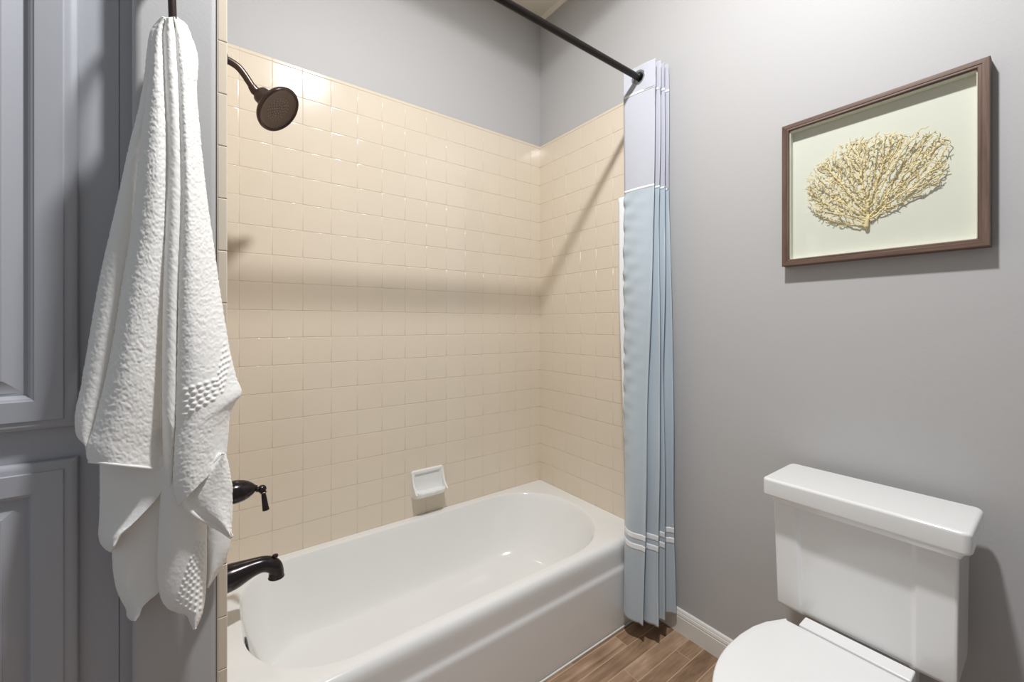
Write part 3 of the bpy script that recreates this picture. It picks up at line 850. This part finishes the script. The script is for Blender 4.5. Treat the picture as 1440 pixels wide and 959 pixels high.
def patch(L, R, depth, res=1.5, fuzz=1.0, bumps=None, jx=0.35):
    L, R = byy(L), byy(R)
    ln = sum(math.hypot(a[0] - b[0], a[1] - b[1]) for a, b in zip(L[:-1], L[1:]))
    wd = max(abs(a - b) for a, b in zip(poly_at(L, np.linspace(0, 1, 30))[0], poly_at(R, np.linspace(0, 1, 30))[0]))
    nv, nu = int(ln / res) + 2, max(8, int(wd / res) + 2)
    v = np.linspace(0, 1, nv)
    lx, ly = poly_at(L, v); rx, ry = poly_at(R, v)
    u = np.linspace(0, 1, nu)
    PX = lx[:, None] + (rx - lx)[:, None] * u[None]; PY = ly[:, None] + (ry - ly)[:, None] * u[None]
    U, Vv = np.meshgrid(u, v)
    D = depth(U, Vv, PX, PY)
    fz = np.full(PX.shape, fuzz)
    if bumps is not None:
        B, calm = bumps(PX, PY); D = D + B; fz = fz * (1 - calm)
    D = D + 0.00040 * fz * lattice(PX, PY, 2.5, 0) + 0.00022 * fz * lattice(PX, PY, 5.5, 1)
    j1 = 1.7 * jx * np.minimum(1, fz) * lattice(PX, PY, 2.6, 2); j2 = 0.5 * jx * np.minimum(1, fz) * lattice(PX, PY, 2.6, 3)
    PX = PX + j1; PY = PY + j2
    V = []
    for i in range(nv):
        for j in range(nu):
            V.append(tuple(at_y(PX[i, j], PY[i, j], -0.80 - D[i, j])))
    F = [(i * nu + j, i * nu + j + 1, (i + 1) * nu + j + 1, (i + 1) * nu + j) for i in range(nv - 1) for j in range(nu - 1)]
    return V, F
TAB = rng.uniform(-1, 1, (4, 512, 512))
def lattice(PX, PY, step, k):
    """smooth random field: the loops of the terry pile"""
    a, b = PX / step, PY / step
    i, j = np.floor(a).astype(int), np.floor(b).astype(int); u, v = a - i, b - j
    u = u * u * (3 - 2 * u); v = v * v * (3 - 2 * v); T = TAB[k]; i %= 511; j %= 511
    return (T[i, j] * (1 - u) + T[i + 1, j] * u) * (1 - v) + (T[i, j + 1] * (1 - u) + T[i + 1, j + 1] * u) * v
def ridge(d0, d1, h, p=2.2, skew=0.5):
    """rounded fold: valley depths d0 (left) / d1 (right), height h(v)"""
    def f(U, V, PX, PY):
        w = np.where(U < skew, U / skew * 0.5, 0.5 + (U - skew) / (1 - skew) * 0.5)
        prof = (1 - np.abs(2 * w - 1) ** p)
        hh = h(V) if callable(h) else h
        a = d0(V) if callable(d0) else d0; b = d1(V) if callable(d1) else d1
        return a + (b - a) * U + hh * prof
    return f
v_ease = lambda a, b: (lambda V: a + (b - a) * np.clip(V, 0, 1))
SIL_L = [(226, 24), (213, 40), (207, 66), (203, 105), (196, 146), (180, 210), (165, 280), (150, 345), (138, 400), (126, 470), (114, 540), (105, 598), (108, 614), (125, 628)]
R1_L = [(228, 25), (217, 42), (212, 70), (208, 110), (202, 160), (195, 215), (189, 280), (180, 345), (171, 400), (160, 470), (146, 540), (131, 600), (121, 638), (124, 650)]
VAL1 = [(232, 24), (229, 42), (229, 70), (230, 110), (232, 160), (233, 215), (232, 290), (231, 345), (229, 420), (228, 500), (228, 560), (228, 610), (228, 650), (228, 662)]
VAL2 = [(243, 24), (246, 44), (249, 90), (252, 140), (254, 200), (255, 260), (254, 320), (251, 380), (249, 440), (248, 500), (247, 560), (245, 620), (243, 660), (240, 700)]
SIL_R = [(248, 23), (262, 34), (271, 55), (277, 72), (277, 130), (282, 190), (287, 240), (293, 290), (301, 345), (309, 405), (318, 460), (325, 500), (333, 532), (340, 553), (330, 568), (324, 584), (321, 612), (318, 645)]
R3_L = [(244, 24), (247, 44), (250, 90), (253, 140), (255, 200), (256, 260), (255, 320), (252, 380), (250, 440), (249, 500), (248, 545), (247, 580), (246, 610), (245, 630), (244, 650), (243, 668), (244, 690), (250, 712)]

def blobs(segs, size, h):
    """segs: list of (cx, cy, angle) blob centres in picture units -> raised weave field"""
    def f(PX, PY):
        B = np.zeros_like(PX); calm = np.zeros_like(PX)
        for cx, cy, an, sx, sy in segs:
            m = (np.abs(PX - cx) < 14) & (np.abs(PY - cy) < 14)
            if not m.any(): continue
            dx, dy = PX[m] - cx, PY[m] - cy
            a = dx * math.cos(an) + dy * math.sin(an); b = -dx * math.sin(an) + dy * math.cos(an)
            q = (a / sx) ** 2 + (b / sy) ** 2
            B[m] = np.maximum(B[m], h * np.exp(-q ** 1.6)); calm[m] = np.maximum(calm[m], 0.85 * np.exp(-(q / 6)))
        return B, calm
    return f
band = []
for i in range(5):
    for k in range(5):
        t = (k + 0.5 * (i % 2) * 0.5) / 4.2
        x = 260 + t * (303 - 260) + (0 if i < 4 else -1); yy = 548 + 8.6 * i + t * (-14 - 2.0 * i)
        if x < 304: band.append((x, yy, -0.33, 3.8, 2.5))
for i in range(4):
    for k in range(6):
        t = k / 5.0
        band.append((306 + i * 2.2 + t * (313 - 306 + 3), 534 + 5.5 * i + t * (-50 + 2 * i), -1.0, 2.4, 1.8))
def hem_calm(PX, PY):
    B, c = blobs(band, None, 0.0030)(PX, PY)
    # the flat woven hem below the band
    s = (PY - (592 - (PX - 255) * 0.62))
    return B, np.clip(np.maximum(c, 0.55 * ((s > -4) & (PX > 300))), 0, 1)

top_h = lambda a, b, e=0.35: (lambda V: a + (b - a) * np.clip(V / e, 0, 1))
RID1 = ridge(lambda V: 0.088 - 0.030 * np.clip(V / 0.5, 0, 1), lambda V: 0.092 - 0.040 * np.clip((V - 0.35) / 0.6, 0, 1), top_h(0.010, 0.034, 0.8), 2.2, 0.40)
g_list = []
# side lobe behind the first fold
g_list.append(patch(SIL_L, [(p[0] + 8, p[1]) for p in R1_L], ridge(lambda V: 0.070 - 0.035 * np.clip(V / 0.3, 0, 1), lambda V: 0.075 - 0.030 * np.clip(V / 0.3, 0, 1), top_h(0.004, 0.016), 2.0, 0.45), fuzz=0.9))
# three front folds
g_list.append(patch(R1_L, VAL1, RID1, fuzz=1.4))
g_list.append(patch(VAL1, VAL2, ridge(lambda V: 0.092 - 0.010 * np.clip(V / 0.3, 0, 1) - 0.030 * np.clip((V - 0.86) / 0.14, 0, 1), lambda V: 0.093 - 0.003 * np.clip(V / 0.3, 0, 1) - 0.024 * np.clip((V - 0.86) / 0.14, 0, 1), lambda V: 0.010 - 0.003 * np.clip((V - 0.5) / 0.3, 0, 1), 2.0), fuzz=1.2, jx=0.15))
g_list.append(patch(R3_L, SIL_R, ridge(lambda V: 0.093 - 0.003 * np.clip(V / 0.3, 0, 1), lambda V: 0.052 + 0.018 * np.clip((V - 0.6) / 0.3, 0, 1), top_h(0.014, 0.026, 0.5), 2.2, 0.42), fuzz=1.25, bumps=hem_calm, res=1.3))
# inner left drape, under the first fold
INL = [(140, 640), (140, 668), (140, 700), (139, 735), (138, 752), (142, 766), (150, 774), (156, 777)]
INR = [(236, 640), (235, 660), (233, 680), (224, 696), (206, 717), (186, 737), (168, 752), (158, 768)]
g_list.append(patch(INL, INR, ridge(0.016, 0.060, 0.008, 2.2, 0.35), fuzz=0.4))
# pointed tail behind it
TLL = [(150, 690), (153, 735), (157, 775), (159, 805), (164, 830), (171, 846), (177, 857), (179, 868), (184, 873)]
TLR = [(240, 690), (238, 740), (236, 780), (232, 815), (224, 832), (208, 846), (200, 855), (196, 866), (190, 873)]
g_list.append(patch(TLL, TLR, ridge(0.008, 0.040, 0.008, 2.2, 0.5), fuzz=0.35))
# right tail with its woven band
tail = []
for i in range(6):
    for k in range(11):
        t = k / 10.0
        x = 288 - 7.2 * i * (0.35 + 0.75 * t) + (-6) * t + 0.0; yy = 768 + 92 * t - (0 if i % 2 else 4.2) + 1.5 * i * t - 0.5 * i
        tail.append((x, yy, -1.15, 2.6, 1.9))
tb = blobs(tail, None, 0.0024)
RTL = [(229, 600), (228, 650), (225, 700), (222, 750), (221, 795), (223, 826), (228, 846), (236, 856), (250, 862), (262, 866), (268, 878), (272, 885)]
RTR = [(292, 600), (293, 650), (292, 700), (291, 735), (291, 770), (291, 800), (290, 822), (289, 838), (287, 852), (284, 865), (279, 877), (275, 885)]
g_list.append(patch(RTL, RTR, ridge(0.058, 0.062, lambda V: 0.020 - 0.004 * V, 2.2, 0.62), fuzz=0.45, bumps=tb, res=1.3))
# under layer showing right of the tail
g_list.append(patch([(286, 700), (287, 740), (288, 780), (289, 812), (290, 826)], [(322, 700), (325, 745), (323, 768), (313, 795), (293, 827)], ridge(0.034, 0.030, 0.012), fuzz=0.4))
# turned-back corner flap
FLL = [(311, 640), (300, 650), (287, 662), (272, 676), (262, 688), (257, 699), (260, 710), (272, 722), (290, 733), (307, 742), (324, 754)]
FLR = [(316, 636), (319, 642), (321, 650), (323, 660), (325, 672), (327, 684), (327, 696), (327, 708), (327, 722), (326, 738), (326, 755)]
g_list.append(patch(FLL, FLR, lambda U, V, PX, PY: 0.080 + 0.020 * (1 - np.abs(2 * U - 1) ** 2.2) + 0.008 * np.exp(-(U / 0.12) ** 2), fuzz=0.9))
# rolled hem of the flap
hem = [(311, 638), (296, 653), (278, 670), (264, 685), (257, 699), (261, 712), (275, 725), (292, 735), (309, 744), (325, 755)]
g_list.append(tube([at_y(px + 1, py, -0.80 - 0.090) for px, py in catmull(hem, 8)], 0.0045, 8))
def hemline(pts, d, r): return tube([at_y(px, py, -0.80 - dd) for (px, py), dd in zip(catmull(pts, 8), np.linspace(d[0], d[1], len(pts) * 8 - 7))], r, 8)
hm = []
for k in range(25):
    u = 0.02 + 0.96 * k / 24
    hm.append(at_y(124 + (228 - 124) * u, 650 + 12 * u - 1.5, -0.80 - float(RID1(np.array([u]), np.array([1.0]), None, None)[0]) + 0.0015))
g_list.append(tube(hm, 0.0030, 8))
g_list.append(hemline([(234, 682), (222, 698), (204, 718), (185, 737), (168, 752), (161, 764)], (0.058, 0.016), 0.0018))
tow = obj('bath_towel', merge(*g_list), M['towel'], None, True, 180)
tag(tow, 'white terry bath towel hanging in folds from the hook on the grey end wall', 'towel')
md = tow.modifiers.new('thickness', 'SOLIDIFY'); md.thickness = 0.0035; md.offset = -1.0
